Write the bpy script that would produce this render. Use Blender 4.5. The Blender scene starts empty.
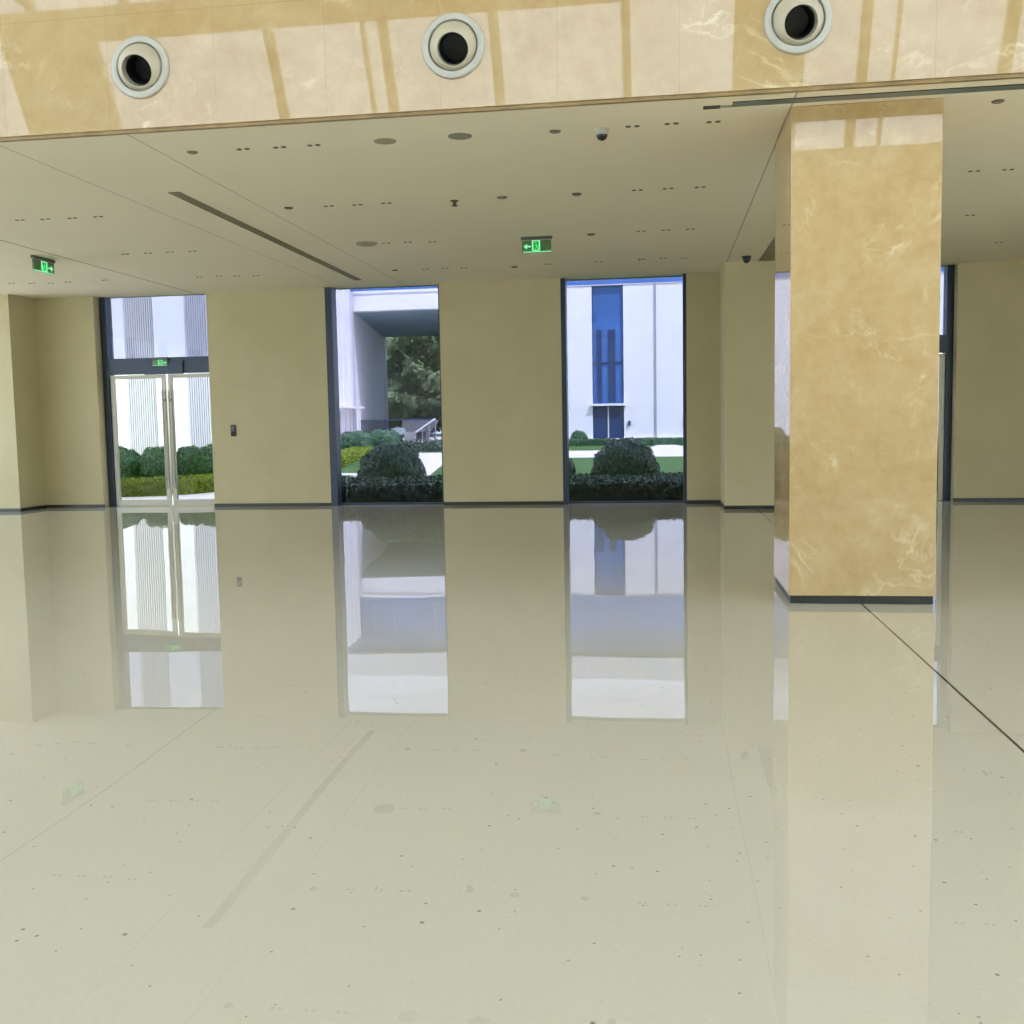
import bpy, bmesh, math, random
from mathutils import Vector, Matrix
random.seed(7)
C = bpy.context.scene.collection
PI = math.pi

# ------------------------------------------------------------------ materials
def srgb(r, g, b):
    def f(c):
        c /= 255.0
        return c / 12.92 if c <= 0.04045 else ((c + 0.055) / 1.055) ** 2.4
    return (f(r), f(g), f(b), 1.0)

class NT:
    def __init__(self, name):
        self.m = bpy.data.materials.new(name)
        self.m.use_nodes = True
        self.t = self.m.node_tree
        self.p = self.t.nodes['Principled BSDF']
        self.out = self.t.nodes['Material Output']
    def n(self, kind, **kw):
        nd = self.t.nodes.new('ShaderNode' + kind)
        for k, v in kw.items():
            if k in nd.inputs.keys() if hasattr(nd.inputs, 'keys') else False:
                nd.inputs[k].default_value = v
            else:
                setattr(nd, k, v)
        return nd
    def l(self, a, b):
        self.t.links.new(a, b)
    def coord(self):
        return self.n('TexCoord').outputs['Object']
    def math(self, op, a, b=None, c=None):
        nd = self.n('Math', operation=op)
        for i, v in enumerate((a, b, c)):
            if v is None:
                continue
            if isinstance(v, (int, float)):
                nd.inputs[i].default_value = v
            else:
                self.l(v, nd.inputs[i])
        return nd.outputs[0]
    def mix(self, fac, a, b, blend='MIX'):
        nd = self.n('Mix', data_type='RGBA', blend_type=blend)
        for i, v in ((0, fac), (6, a), (7, b)):
            if isinstance(v, (int, float, tuple)):
                nd.inputs[i].default_value = v
            else:
                self.l(v, nd.inputs[i])
        return nd.outputs[2]
    def noise(self, vec, scale, detail=3, rough=0.5, dist=0.0):
        nd = self.n('TexNoise')
        self.l(vec, nd.inputs['Vector'])
        nd.inputs['Scale'].default_value = scale
        nd.inputs['Detail'].default_value = detail
        nd.inputs['Roughness'].default_value = rough
        nd.inputs['Distortion'].default_value = dist
        return nd.outputs['Fac']
    def ramp(self, fac, stops):
        nd = self.n('ValToRGB')
        e = nd.color_ramp.elements
        while len(e) < len(stops):
            e.new(0.5)
        for el, (p, c) in zip(e, stops):
            el.position = p
            el.color = c if isinstance(c, tuple) else (c, c, c, 1)
        self.l(fac, nd.inputs[0])
        return nd.outputs[0]
    def bump(self, h, strength, dist=0.01):
        nd = self.n('Bump')
        nd.inputs['Strength'].default_value = strength
        nd.inputs['Distance'].default_value = dist
        self.l(h, nd.inputs['Height'])
        self.l(nd.outputs[0], self.p.inputs['Normal'])

def plain(name, col, rough=0.5, metal=0.0, spec=0.5, noise=0.0, nscale=8):
    t = NT(name)
    t.p.inputs['Roughness'].default_value = rough
    t.p.inputs['Metallic'].default_value = metal
    t.p.inputs['Specular IOR Level'].default_value = spec
    if noise:
        n = t.noise(t.coord(), nscale, 4)
        a = tuple(c * (1 - noise) for c in col[:3]) + (1,)
        b = tuple(min(1, c * (1 + noise)) for c in col[:3]) + (1,)
        t.l(t.ramp(n, [(0.3, a), (0.7, b)]), t.p.inputs['Base Color'])
    else:
        t.p.inputs['Base Color'].default_value = col
    return t.m

def emit(name, col, s):
    t = NT(name)
    t.p.inputs['Base Color'].default_value = (0, 0, 0, 1)
    t.p.inputs['Emission Color'].default_value = col
    t.p.inputs['Emission Strength'].default_value = s
    return t.m

def glass(name, tint, ior=1.45, gloss=(0.9, 0.95, 1, 1)):
    t = NT(name)
    tr = t.n('BsdfTransparent'); tr.inputs[0].default_value = tint
    gl = t.n('BsdfGlossy'); gl.inputs['Roughness'].default_value = 0.0
    gl.inputs[0].default_value = gloss
    fr = t.n('Fresnel')
    ge = t.n('NewGeometry')                # thin sheet: the same reflectance from either side
    t.l(t.math('MULTIPLY_ADD', ge.outputs['Backfacing'], 1 / ior - ior, ior), fr.inputs[0])
    mx = t.n('MixShader')
    t.l(fr.outputs[0], mx.inputs[0]); t.l(tr.outputs[0], mx.inputs[1]); t.l(gl.outputs[0], mx.inputs[2])
    t.l(mx.outputs[0], t.out.inputs[0])
    return t.m

def sep(t, v):
    s = t.n('SeparateXYZ'); t.l(v, s.inputs[0]); return s.outputs

def line_mask(t, x, y, a, b, w):
    """1 inside a line  x = a + b*y  of half width w"""
    c = t.math('MULTIPLY_ADD', y, b, a)
    d = t.math('ABSOLUTE', t.math('SUBTRACT', x, c))
    return t.math('LESS_THAN', d, w)

# polished terrazzo
def m_floor():
    t = NT('polished_terrazzo')
    co = t.coord(); X, Y, Z = sep(t, co)
    big = t.noise(co, 0.35, 3)
    base = t.ramp(big, [(0.3, FLOOR_A), (0.7, FLOOR_B)])
    fine = t.noise(co, 60, 4, 0.7)
    base = t.mix(0.25, base, t.ramp(fine, [(0.35, tuple(c * 0.86 for c in FLOOR_A[:3]) + (1,)), (0.65, FLOOR_B)]))
    for sc, r, thr, col in ((7, 0.055, 0.62, srgb(95, 95, 88)), (19, 0.09, 0.7, srgb(120, 116, 100)), (24, 0.13, 0.75, srgb(212, 208, 190)), (11, .07, .75, srgb(84, 92, 104))):
        v = t.n('TexVoronoi'); v.inputs['Scale'].default_value = sc
        t.l(co, v.inputs['Vector'])
        near = t.math('LESS_THAN', v.outputs['Distance'], r)
        cx = sep(t, v.outputs['Color'])
        pick = t.math('GREATER_THAN', cx[0], thr)
        base = t.mix(t.math('MULTIPLY', t.math('MULTIPLY', near, pick), 0.75), base, col)
    ln = line_mask(t, X, Y, 1.6, 0.0, 0.0075)
    base = t.mix(ln, base, srgb(70, 62, 50))
    t.l(base, t.p.inputs['Base Color'])
    t.p.inputs['Roughness'].default_value = 0.6
    t.p.inputs['Specular IOR Level'].default_value = 0.0
    return t.m

def m_marble(name, joints=False, gain=1.0):
    t = NT(name)
    co = t.coord(); X, Y, Z = sep(t, co)
    def g(c): return tuple(min(1, v * gain) for v in c[:3]) + (1,)
    n1 = t.noise(co, 1.3, 6, 0.62, 0.6)
    base = t.ramp(n1, [(0.28, g(MB_DARK)), (0.5, g(MB_MID)), (0.72, g(MB_LIGHT))])
    n2 = t.noise(co, 7, 5, 0.7, 0.4)
    base = t.mix(0.3, base, t.ramp(n2, [(0.35, g(MB_DARK)), (0.65, g(MB_LIGHT))]))
    # cream veins
    for sc, w, k in ((0.7, 0.008, 0.55), (1.9, 0.007, 0.28)):
        nv = t.noise(co, sc, 6, 0.55, 0.7)
        d = t.math('ABSOLUTE', t.math('SUBTRACT', nv, 0.5))
        v = t.ramp(d, [(0.0, 1.0), (w, 0.25), (w * 2.5, 0.0)])
        msk = t.ramp(t.noise(co, 1.7, 2), [(0.50, 0.0), (0.66, 1.0)])
        base = t.mix(t.math('MULTIPLY', t.math('MULTIPLY', v, msk), k), base, MB_VEIN)
    if joints:
        # slab joints every 0.92 m and a slight tone change from slab to slab
        u = t.math('DIVIDE', t.math('ADD', X, 4.45 + 0.92 * 20), 0.92)
        fl = t.math('FLOOR', u)
        wn = t.n('TexWhiteNoise', noise_dimensions='1D'); t.l(fl, wn.inputs['W'])
        base = t.mix(t.math('MULTIPLY', wn.outputs['Value'], 0.22), base, g(MB_LIGHT))
        fr = t.math('SUBTRACT', u, fl)
        j = t.math('LESS_THAN', fr, 0.005)
        zl = t.math('LESS_THAN', t.math('ABSOLUTE', t.math('SUBTRACT', Z, 4.86)), 0.003)
        base = t.mix(t.math('MULTIPLY', t.math('MAXIMUM', j, zl), 0.5), base, srgb(150, 125, 85))
    t.l(base, t.p.inputs['Base Color'])
    t.p.inputs['Roughness'].default_value = 0.02
    t.p.inputs['IOR'].default_value = 1.55
    return t.m

def m_ceiling():
    t = NT('ceiling_paint')
    co = t.coord(); X, Y, Z = sep(t, co)
    n = t.noise(co, 0.5, 3)
    base = t.ramp(n, [(0.3, CEIL_A), (0.7, CEIL_B)])
    for (x1, y1, x2, y2, w, k) in ((-8.515, 12.57, -8.98, 20.17, .013, .75), (-5.562, 8.81, -5.783, 14.45, .006, .5),
                                   (-4.344, 8.44, -4.696, 18.27, .006, .5), (1.039, 10.55, 1.096, 18.3, .007, .55)):
        b = (x2 - x1) / (y2 - y1); a = x1 - b * y1
        base = t.mix(t.math('MULTIPLY', line_mask(t, X, Y, a, b, w), k), base, srgb(70, 62, 48))
    t.l(base, t.p.inputs['Base Color'])
    t.p.inputs['Roughness'].default_value = 0.75
    t.p.inputs['Specular IOR Level'].default_value = 0.3
    return t.m

def m_wallpaint():
    t = NT('back_wall_finish')
    co = t.coord()
    n = t.noise(co, 1.1, 5, 0.6)
    t.l(t.ramp(n, [(0.3, WALL_A), (0.7, WALL_B)]), t.p.inputs['Base Color'])
    t.p.inputs['Roughness'].default_value = 0.5
    t.p.inputs['Specular IOR Level'].default_value = 0.3
    return t.m

def m_leaf(name, a, b, c, rough=0.35):
    t = NT(name)
    co = t.coord()
    n = t.noise(co, 9, 4, 0.7)
    n2 = t.noise(co, 1.5, 2)
    base = t.ramp(n, [(0.3, a), (0.52, b), (0.75, c)])
    base = t.mix(t.math('MULTIPLY', n2, 0.4), base, a)
    t.l(base, t.p.inputs['Base Color'])
    t.p.inputs['Roughness'].default_value = rough
    return t.m

def m_stone(name, col, step_x, step_z, horizontal=False, dark=0.75, wj=0.03):
    t = NT(name)
    co = t.coord(); X, Y, Z = sep(t, co)
    n = t.noise(co, 0.6, 4)
    a = tuple(c * 0.94 for c in col[:3]) + (1,)
    base = t.ramp(n, [(0.3, a), (0.7, col)])
    lines = None
    for ax, st in (((X, step_x), (Y if horizontal else Z, step_z))):
        if not st:
            continue
        u = t.math('DIVIDE', t.math('ADD', ax, 500 * st), st)
        fr = t.math('SUBTRACT', u, t.math('FLOOR', u))
        j = t.math('LESS_THAN', fr, wj / st)
        lines = j if lines is None else t.math('MAXIMUM', lines, j)
    base = t.mix(t.math('MULTIPLY', lines, 0.5), base, tuple(c * dark for c in col[:3]) + (1,))
    t.l(base, t.p.inputs['Base Color'])
    t.p.inputs['Roughness'].default_value = 0.6
    return t.m

# ---- colours
FLOOR_A = (0.60, 0.56, 0.425, 1); FLOOR_B = (0.645, 0.605, 0.465, 1)
MB_DARK = (0.44, 0.290, 0.115, 1); MB_MID = (0.51, 0.362, 0.165, 1); MB_LIGHT = (0.59, 0.455, 0.245, 1); MB_VEIN = (0.86, 0.77, 0.52, 1)
CEIL_A = (0.88, 0.80, 0.63, 1); CEIL_B = (0.91, 0.83, 0.66, 1)
WALL_A = (0.55, 0.49, 0.285, 1); WALL_B = (0.61, 0.545, 0.335, 1)

M = {}
M['floor'] = m_floor()
M['marble'] = m_marble('polished_cream_marble')
M['marble_slabs'] = m_marble('polished_marble_slabs', joints=True, gain=0.86)
M['ceiling'] = m_ceiling()
M['wall'] = m_wallpaint()
M['atrium'] = plain('atrium_plaster', (0.62, 0.56, 0.42, 1), 0.7, noise=0.04, nscale=0.8)
M['skirting'] = plain('dark_skirting', srgb(48, 52, 48), 0.35)
M['lip'] = plain('shadow_strip_edge', (0.26, 0.17, 0.055, 1), 0.4, noise=0.2)  # stone edge with the shade under the beam put into its brown
M['frame'] = plain('blue_grey_frame', srgb(52, 66, 84), 0.35, 0.2)
M['steel'] = plain('brushed_steel', srgb(150, 146, 132), 0.32, 0.7)
M['white_metal'] = plain('white_enamel', srgb(178, 178, 166), 0.35)
M['ball'] = plain('ivory_nozzle_enamel', srgb(182, 175, 152), 0.4)
M['tube'] = plain('nozzle_throat_enamel', srgb(150, 146, 128), 0.5)
M['black'] = plain('matt_black', srgb(20, 24, 26), 0.5)
M['blackgloss'] = plain('gloss_black', srgb(14, 15, 18), 0.12)
M['fixture'] = plain('grey_fixture', srgb(128, 120, 100), 0.5)
M['fixture_dark'] = plain('dark_fixture', srgb(98, 88, 66), 0.5)
M['diffuser'] = plain('diffuser_metal', srgb(146, 134, 107), 0.5)
M['slotmetal'] = plain('slot_metal', srgb(120, 130, 128), 0.35, 0.3)
M['beige_disc'] = plain('beige_disc', srgb(165, 155, 128), 0.6)
M['grey_disc'] = plain('grey_disc', srgb(138, 136, 120), 0.6)
M['glass_clear'] = glass('clear_glass', (0.66, 0.67, 0.69, 1), 1.14)
M['glass_blue'] = glass('blue_tinted_glass', (0.465, 0.475, 0.55, 1), 1.33)
M['glass_roof'] = glass('roof_glass', (0.85, 0.9, 0.95, 1))
M['green_glow'] = emit('green_sign_light', (0.02, 1.0, 0.18, 1), 0.6)
M['green_pale'] = emit('pale_green_sign_light', (0.25, 1.0, 0.42, 1), 0.6)
M['sign_panel'] = plain('green_acrylic', srgb(96, 132, 90), 0.2)
M['sign_bar'] = plain('sign_housing', srgb(98, 100, 92), 0.4, 0.4)
M['lawn'] = m_leaf('lawn_green', (0.020, 0.080, 0.002, 1), (0.032, 0.11, 0.003, 1), (0.055, 0.145, 0.005, 1), 0.9)
M['leaf_dark'] = m_leaf('dark_leaves', (0.018, 0.065, 0.032, 1), (0.045, 0.14, 0.06, 1), (0.12, 0.26, 0.12, 1), 0.42)
M['leaf_mid'] = m_leaf('fresh_leaves', (0.014, 0.06, 0.012, 1), (0.045, 0.15, 0.025, 1), (0.12, 0.30, 0.05, 1), 0.6)
M['leaf_yellow'] = m_leaf('yellow_leaves', (0.10, 0.15, 0.01, 1), (0.22, 0.30, 0.02, 1), (0.36, 0.44, 0.04, 1), 0.85)
M['leaf_silver'] = m_leaf('silver_leaves', (0.06, 0.10, 0.08, 1), (0.14, 0.20, 0.16, 1), (0.26, 0.33, 0.28, 1))
M['leaf_tree'] = m_leaf('tree_leaves', (0.12, 0.16, 0.08, 1), (0.28, 0.32, 0.12, 1), (0.5, 0.48, 0.2, 1), 0.7)
M['bark'] = plain('bark', (0.09, 0.07, 0.05, 1), 0.9, noise=0.3)
M['paving'] = m_stone('pink_white_paving', (0.66, 0.60, 0.56, 1), 1.2, 1.2, True)
M['facade'] = m_stone('white_facade_stone', (0.80, 0.80, 0.84, 1), 0, 2.6, dark=0.8)
M['facade_top'] = m_stone('white_parapet_panels', (0.82, 0.82, 0.83, 1), 3.1, 2.05, dark=0.4, wj=0.09)
M['facade_grey'] = plain('pale_grey_panel', (0.60, 0.60, 0.62, 1), 0.6)  # pale grey of panels, plinth and posts
M['skyglass'] = plain('sky_painted_glass', (0.045, 0.15, 0.42, 1), 0.06, 0.0, 0.8, noise=0.25, nscale=0.25)  # blue sky reflected in the glass is put into the base colour
M['bluedark'] = plain('blue_mullion', (0.015, 0.045, 0.13, 1), 0.4)
M['rib_grey'] = plain('grey_rib', (0.33, 0.34, 0.38, 1), 0.5)
M['rib_dark'] = plain('rib_backing', (0.12, 0.13, 0.16, 1), 0.6)
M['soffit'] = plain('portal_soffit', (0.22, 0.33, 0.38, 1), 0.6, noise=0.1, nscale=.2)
M['portal_stone'] = plain('portal_wall_stone', (0.84, 0.84, 0.90, 1), 0.6)
M['rib_pale'] = plain('pale_rib', (0.52, 0.53, 0.60, 1), 0.5)
M['concrete'] = plain('grey_concrete', (0.32, 0.32, 0.33, 1), 0.7, noise=0.08)
M['concrete_dark'] = plain('dark_concrete', (0.13, 0.14, 0.15, 1), 0.7, noise=0.1)

# ------------------------------------------------------------------ mesh helpers
def bx(bm, x0, x1, y0, y1, z0, z1):
    vs = [bm.verts.new((x, y, z)) for x in (x0, x1) for y in (y0, y1) for z in (z0, z1)]
    for f in ((0, 1, 3, 2), (4, 6, 7, 5), (0, 4, 5, 1), (2, 3, 7, 6), (0, 2, 6, 4), (1, 5, 7, 3)):
        bm.faces.new([vs[i] for i in f])

def BM():
    return bmesh.new()

def boxes(*bs):
    bm = BM()
    for b in bs:
        bx(bm, *b)
    return bm

def tube(bm, a, b, r, seg=10, r2=None):
    a = Vector(a); b = Vector(b); d = (b - a)
    q = d.to_track_quat('Z', 'Y').to_matrix()
    r2 = r if r2 is None else r2
    A = []; B = []
    for i in range(seg):
        an = 2 * PI * i / seg
        v = Vector((math.cos(an), math.sin(an), 0))
        A.append(bm.verts.new(a + q @ (v * r))); B.append(bm.verts.new(b + q @ (v * r2)))
    for i in range(seg):
        j = (i + 1) % seg
        bm.faces.new((A[i], A[j], B[j], B[i]))
    bm.faces.new(A[::-1]); bm.faces.new(B)

def lathe(bm, prof, mat=Matrix.Identity(4), seg=32, cap=False):
    """prof: (r, z) pairs revolved about local Z, then moved by mat"""
    rings = []
    for r, z in prof:
        if r < 1e-6:
            rings.append([bm.verts.new(mat @ Vector((0, 0, z)))])
        else:
            rings.append([bm.verts.new(mat @ Vector((r * math.cos(2 * PI * i / seg), r * math.sin(2 * PI * i / seg), z))) for i in range(seg)])
    for a, b in zip(rings, rings[1:]):
        for i in range(seg):
            j = (i + 1) % seg
            if len(a) == 1 and len(b) == 1:
                continue
            if len(a) == 1:
                bm.faces.new((a[0], b[j], b[i]))
            elif len(b) == 1:
                bm.faces.new((a[i], a[j], b[0]))
            else:
                bm.faces.new((a[i], a[j], b[j], b[i]))

def prism(bm, pts, z0, z1):
    A = [bm.verts.new((x, y, z0)) for x, y in pts]; B = [bm.verts.new((x, y, z1)) for x, y in pts]
    n = len(pts)
    bm.faces.new(A[::-1]); bm.faces.new(B)
    for i in range(n):
        j = (i + 1) % n
        bm.faces.new((A[i], A[j], B[j], B[i]))

def obj(name, bm, mat, parent=None, bevel=0, smooth=False, loc=None):
    bmesh.ops.recalc_face_normals(bm, faces=bm.faces)
    me = bpy.data.meshes.new(name)
    bm.to_mesh(me); bm.free()
    me.materials.append(M[mat] if isinstance(mat, str) else mat)
    if smooth:
        for p in me.polygons:
            p.use_smooth = True
        me.set_sharp_from_angle(angle=math.radians(38))
    o = bpy.data.objects.new(name, me); C.objects.link(o)
    if parent:
        o.parent = parent
    if loc:
        o.location = loc
    if bevel:
        m = o.modifiers.new('bevel', 'BEVEL'); m.width = bevel; m.segments = 2; m.limit_method = 'ANGLE'
    return o

def tag(o, label, cat, group=None, kind=None):
    o['label'] = label; o['category'] = cat
    if group: o['group'] = group
    if kind: o['kind'] = kind
    return o

def thing(name, label, cat, loc=(0, 0, 0), group=None, kind=None, rotz=0):
    o = bpy.data.objects.new(name, None); C.objects.link(o)
    o.location = loc; o.rotation_euler = (0, 0, rotz)
    return tag(o, label, cat, group, kind)

def struct(name, bm, mat, label, cat, bevel=0):
    o = obj(name, bm, mat, bevel=bevel)
    return tag(o, label, cat, kind='structure')

def copy_tree(o, parent=None):
    c = o.copy(); C.objects.link(c)
    if parent: c.parent = parent
    for ch in list(o.children):
        copy_tree(ch, c)
    return c

def cz(y):
    return 3.94 + (y - 8.53) * 0.01823

# ------------------------------------------------------------------ the hall shell
XL, XR = -14.0, 12.5
YB = 18.95           # face of the back wall
YF = 8.1             # face of the marble beam
YO = 19.42           # outer face of the back wall
YA = -6.6            # rear wall of the atrium

bm = BM()
nx, ny = 110, 110                      # the polished surface is very slightly uneven
gx = [XL + (XR - XL) * i / nx for i in range(nx + 1)]
gy = [YA - .3 + (YO - YA + .3) * i / ny for i in range(ny + 1)]
def fz(x, y):
    return .00036 * (math.sin(2.9 * x + .7 * y) * math.sin(1.9 * y - .6 * x) + .7 * math.sin(4.1 * x - 2.7 * y + 1) + .5 * math.sin(3.3 * y + 5.2 * x)) - .0006
G = [[bm.verts.new((x, y, fz(x, y))) for y in gy] for x in gx]
for i in range(nx):
    for j in range(ny):
        bm.faces.new((G[i][j], G[i + 1][j], G[i + 1][j + 1], G[i][j + 1]))
fl = struct('floor', boxes((XL, XR, YA - .3, YO, -.2, -.0025)), 'floor', 'polished cream terrazzo floor of the hall with one dark joint', 'floor')
o = obj('clear_polish', bm, glass('clear_floor_polish', (1, 1, 1, 1), 1.53, (1, 1, 1, 1)), fl)      # sealed, mirror-polished top coat of the terrazzo
for p in o.data.polygons: p.use_smooth = True

bm = BM()
y0, y1 = YF + .02, YO
v = [bm.verts.new(p) for p in ((XL, y0, cz(y0)), (XR, y0, cz(y0)), (XR, y1, cz(y1)), (XL, y1, cz(y1)),
                               (XL, y0, cz(y0) + .08), (XR, y0, cz(y0) + .08), (XR, y1, cz(y1) + .08), (XL, y1, cz(y1) + .08))]
for f in ((0, 1, 2, 3), (7, 6, 5, 4), (0, 4, 5, 1), (1, 5, 6, 2), (2, 6, 7, 3), (3, 7, 4, 0)):
    bm.faces.new([v[i] for i in f])
struct('ceiling', bm, 'ceiling', 'smooth beige low ceiling behind the marble beam', 'ceiling')

# piers of the back wall
WL = 'mustard beige back wall '
def pier(x0, x1, yf, label):
    struct('wall_back', boxes((x0, x1, yf, YO, 0, cz(yf) + .02)), 'wall', label, 'wall')
    struct('baseboard_back', boxes((x0 + (0 if x0 < XL + .1 else -.006), x1 + .006, yf - .008, yf + .05, 0, 0.062)), 'skirting',
           'dark skirting strip under the ' + label, 'baseboard')
pier(XL, -12.17, 18.10, 'projecting beige wall pier at the far left edge')
pier(-12.17, -10.95, YB, 'beige wall between the far left pier and the glass door')
def bpier(label):
    struct('wall_back', boxes((-8.62, -6.26, YB, YB + .2, 0, cz(YB) + .02), (-8.26, -6.26, YB + .2, YO, 0, cz(YB) + .02)), 'wall', label, 'wall')
    struct('baseboard_back', boxes((-8.626, -6.254, YB - .008, YB + .05, 0, 0.062)), 'skirting', 'dark skirting strip under the ' + label, 'baseboard')
bpier('beige wall panel with the small black reader on it')
pier(-4.06, -1.80, YB, 'beige wall panel between the two tall windows')
pier(0.46, 1.06, YB, 'narrow recessed beige wall right of the second tall window')
pier(1.06, 2.69, 17.66, 'projecting beige pier just left of the marble pillar')
pier(5.09, XR, YB, 'beige wall right of the marble pillar')
struct('baseboard_back', boxes((-12.17, -12.16, 18.10, YB, 0, .062)), 'skirting', 'short dark skirting on the side of the far left pier', 'baseboard')
struct('baseboard_back', boxes((1.052, 1.06, 17.65, YB, 0, .062)), 'skirting', 'short dark skirting on the side of the pier near the pillar', 'baseboard')
struct('wall_back', boxes((-30, 30, YB, YO, cz(YB) + .08, 20)), 'wall', 'unseen upper part of the back wall, made tall to shade the hedges', 'wall')  # unseen, raised this high to cast shade over the near hedges
def fill_glazing(n, x, ya, yc, z0, z1, label, k=5):  # unseen glazing added at the sides to let more daylight in
    w = thing('window_%d' % n, label, 'window', kind='structure')
    obj('glass', boxes((x - .005, x + .005, ya, yc, z0, z1)), 'glass_roof', w)
    for i in range(k + 1):
        y = ya + (yc - ya) * i / k
        obj('mullion', boxes((x - .1, x + .1, y - .07, y + .07, z0, z1)), 'frame', w)
    if z1 > 5:
        obj('transom', boxes((x - .1, x + .1, ya, yc, 4.5, 4.62)), 'frame', w)
fill_glazing(5, XL - .15, YF + .4, 18.0, .12, 4.0, 'unseen full height glazing added at the left end of the low hall for daylight')
fill_glazing(6, XR + .15, YF + .4, 10.3, .12, 4.0, 'unseen full height glazing added at the right end of the low hall for daylight', 2)
struct('wall_left', boxes((XL - .3, XL, YF + .3, YO, 4.0, 4.9), (XL - .3, XL, 18.0, YO, 0, 4.0)), 'wall', 'head and end pier of the left wall of the low hall around its added glazing', 'wall')
struct('wall_right', boxes((XR, XR + .3, YF + .3, YO, 4.0, 4.9), (XR, XR + .3, 10.3, YO, 0, 4.0)), 'wall', 'right wall of the low hall beyond its added glazing', 'wall')

# marble beam over the edge of the low ceiling, with three round holes for the nozzles
NOZ = [(-4.158, 4.435), (-1.575, 4.425), (1.018, 4.435)]
bm = boxes((XL, XR, YF, YF + .32, 3.958, 12.0))
beam = obj('wall_beam', bm, 'marble_slabs')
cut_bm = BM()
for x, z in NOZ:
    tube(cut_bm, (x, YF - .3, z), (x, YF + .6, z), 0.198, 48)
cut = obj('cutter', cut_bm, 'black')
md = beam.modifiers.new('holes', 'BOOLEAN'); md.object = cut; md.operation = 'DIFFERENCE'; md.solver = 'EXACT'
dg = bpy.context.evaluated_depsgraph_get(); dg.update()
me = bpy.data.meshes.new_from_object(beam.evaluated_get(dg))
beam.modifiers.clear(); beam.data = me
bpy.data.objects.remove(cut)
tag(beam, 'polished cream marble beam across the top with three air nozzles in it', 'wall', kind='structure')
struct('trim_1', boxes((XL, XR, YF + .012, YF + .05, 3.930, 3.958)), 'lip', 'thin recessed edge along the foot of the marble beam, browned as a shadow strip', 'trim')
struct('floor_slab', boxes((XL, XR, YF + .32, YB, 4.9, 5.1)), 'atrium', 'slab above the low ceiling', 'ceiling').name = 'ceiling_slab'

# atrium behind the camera: rear wall, sloping glazing, roof, glazing added at both sides for daylight
def slope_pt(s):       # point of the sloping glazing at sight slope s
    L = (8.1 + 1.86 * 22 - 1.5) / (s + 1.86)
    return 16.2 - L, 1.5 + s * L
yb, zb = slope_pt(0.256); yt, zt = slope_pt(0.390); yu, zu = slope_pt(0.424); yr, zr = slope_pt(0.50)
struct('wall_rear', boxes((XL, XR, yb - .3, yb, 0, zb)), 'atrium', 'rear wall of the atrium below the sloping glazing', 'wall')
def slab(bm, x0, x1, ya, za, yc, zc, t=0.12):
    n = Vector((0, zc - za, -(yc - ya))).normalized() * t
    ps = []
    for x in (x0, x1):
        for (y, z) in ((ya, za), (yc, zc)):
            ps.append(Vector((x, y, z))); ps.append(Vector((x, y, z)) - n)
    v = [bm.verts.new(p) for p in ps]
    for f in ((0, 1, 3, 2), (4, 6, 7, 5), (0, 4, 5, 1), (2, 3, 7, 6), (0, 2, 6, 4), (1, 5, 7, 3)):
        bm.faces.new([v[i] for i in f])
def lerp(s0, s1, k):
    return slope_pt(s0 + (s1 - s0) * k)
bm = BM()
slab(bm, XL, XR, yt, zt, yu, zu, .2)                                   # transom beam
slab(bm, XL, -11.85, yb, zb, yt, zt, .2)                               # closed panel added to darken the left end of the beam's reflection
slab(bm, 1.47, 2.86, yb, zb, yt, zt, .2)                               # closed panel added to leave a dark gap in the reflection
struct('wall_rear', bm, 'atrium', 'transom of the sloping rear glazing, with closed panels added to shape its reflection', 'wall')
win = thing('window_3', 'sloping high glazing on the rear side of the atrium', 'window', kind='structure')
for x, w in ((-8.03, .2), (-5.59, .2), (-6.02, .09), (-3.3, .2), (-.65, .17), (4.0, .2), (4.6, .07), (6.7, .24), (9.3, .2)):
    bm = BM(); slab(bm, x - w / 2, x + w / 2, yb, zb, yt, zt, .16); obj('mullion', bm, 'atrium', win)
bm = BM(); slab(bm, -11.85, 1.47, yb, zb, yt, zt, .01); slab(bm, 2.86, XR, yb, zb, yt, zt, .01); slab(bm, XL, XR, yu, zu, yr, zr, .01)
obj('glass', bm, 'glass_roof', win)
for x in (-11.0, -8.6, -6.0, -3.3, -.65, 2, 4.6, 7.3, 10):
    bm = BM(); slab(bm, x - .08, x + .08, yu, zu, yr, zr, .16); obj('mullion', bm, 'atrium', win)
struct('ceiling', boxes((XL, XR, yr, YF + .3, zr, zr + .3)), 'atrium', 'high roof of the atrium above the camera', 'ceiling')
struct('wall_left', boxes((XL - .3, XL, yb, YF + .3, 0, .3), (XL - .3, XL, yb, YF + .3, zr - .4, zr + .3)), 'atrium', 'sill and head around the added glazing on the left side of the atrium', 'wall')
struct('wall_right', boxes((XR, XR + .3, yb, YF + .3, 0, .3), (XR, XR + .3, yb, YF + .3, zr - .4, zr + .3)), 'atrium', 'sill and head around the added glazing on the right side of the atrium', 'wall')
fill_glazing(4, XL - .15, yb, YF, .3, zr - .4, 'unseen tall glazing added on the left of the atrium for daylight')  # unseen, put in to fill the atrium with sky light
fill_glazing(7, XR + .15, yb, YF, .3, zr - .4, 'unseen tall glazing added on the right of the atrium for daylight')

# ------------------------------------------------------------------ marble pillar
pl = thing('marble_pillar', 'square polished cream marble pillar with a dark foot strip', 'pillar', (1.594, 9.10, 0))
o = obj('shaft', boxes((-.569, .568, -.57, .57, 0.065, cz(8.53) - .002)), 'marble', pl, bevel=0.006)
obj('plinth', boxes((-.556, .555, -.557, .557, 0.0, 0.066)), 'skirting', pl)

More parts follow.
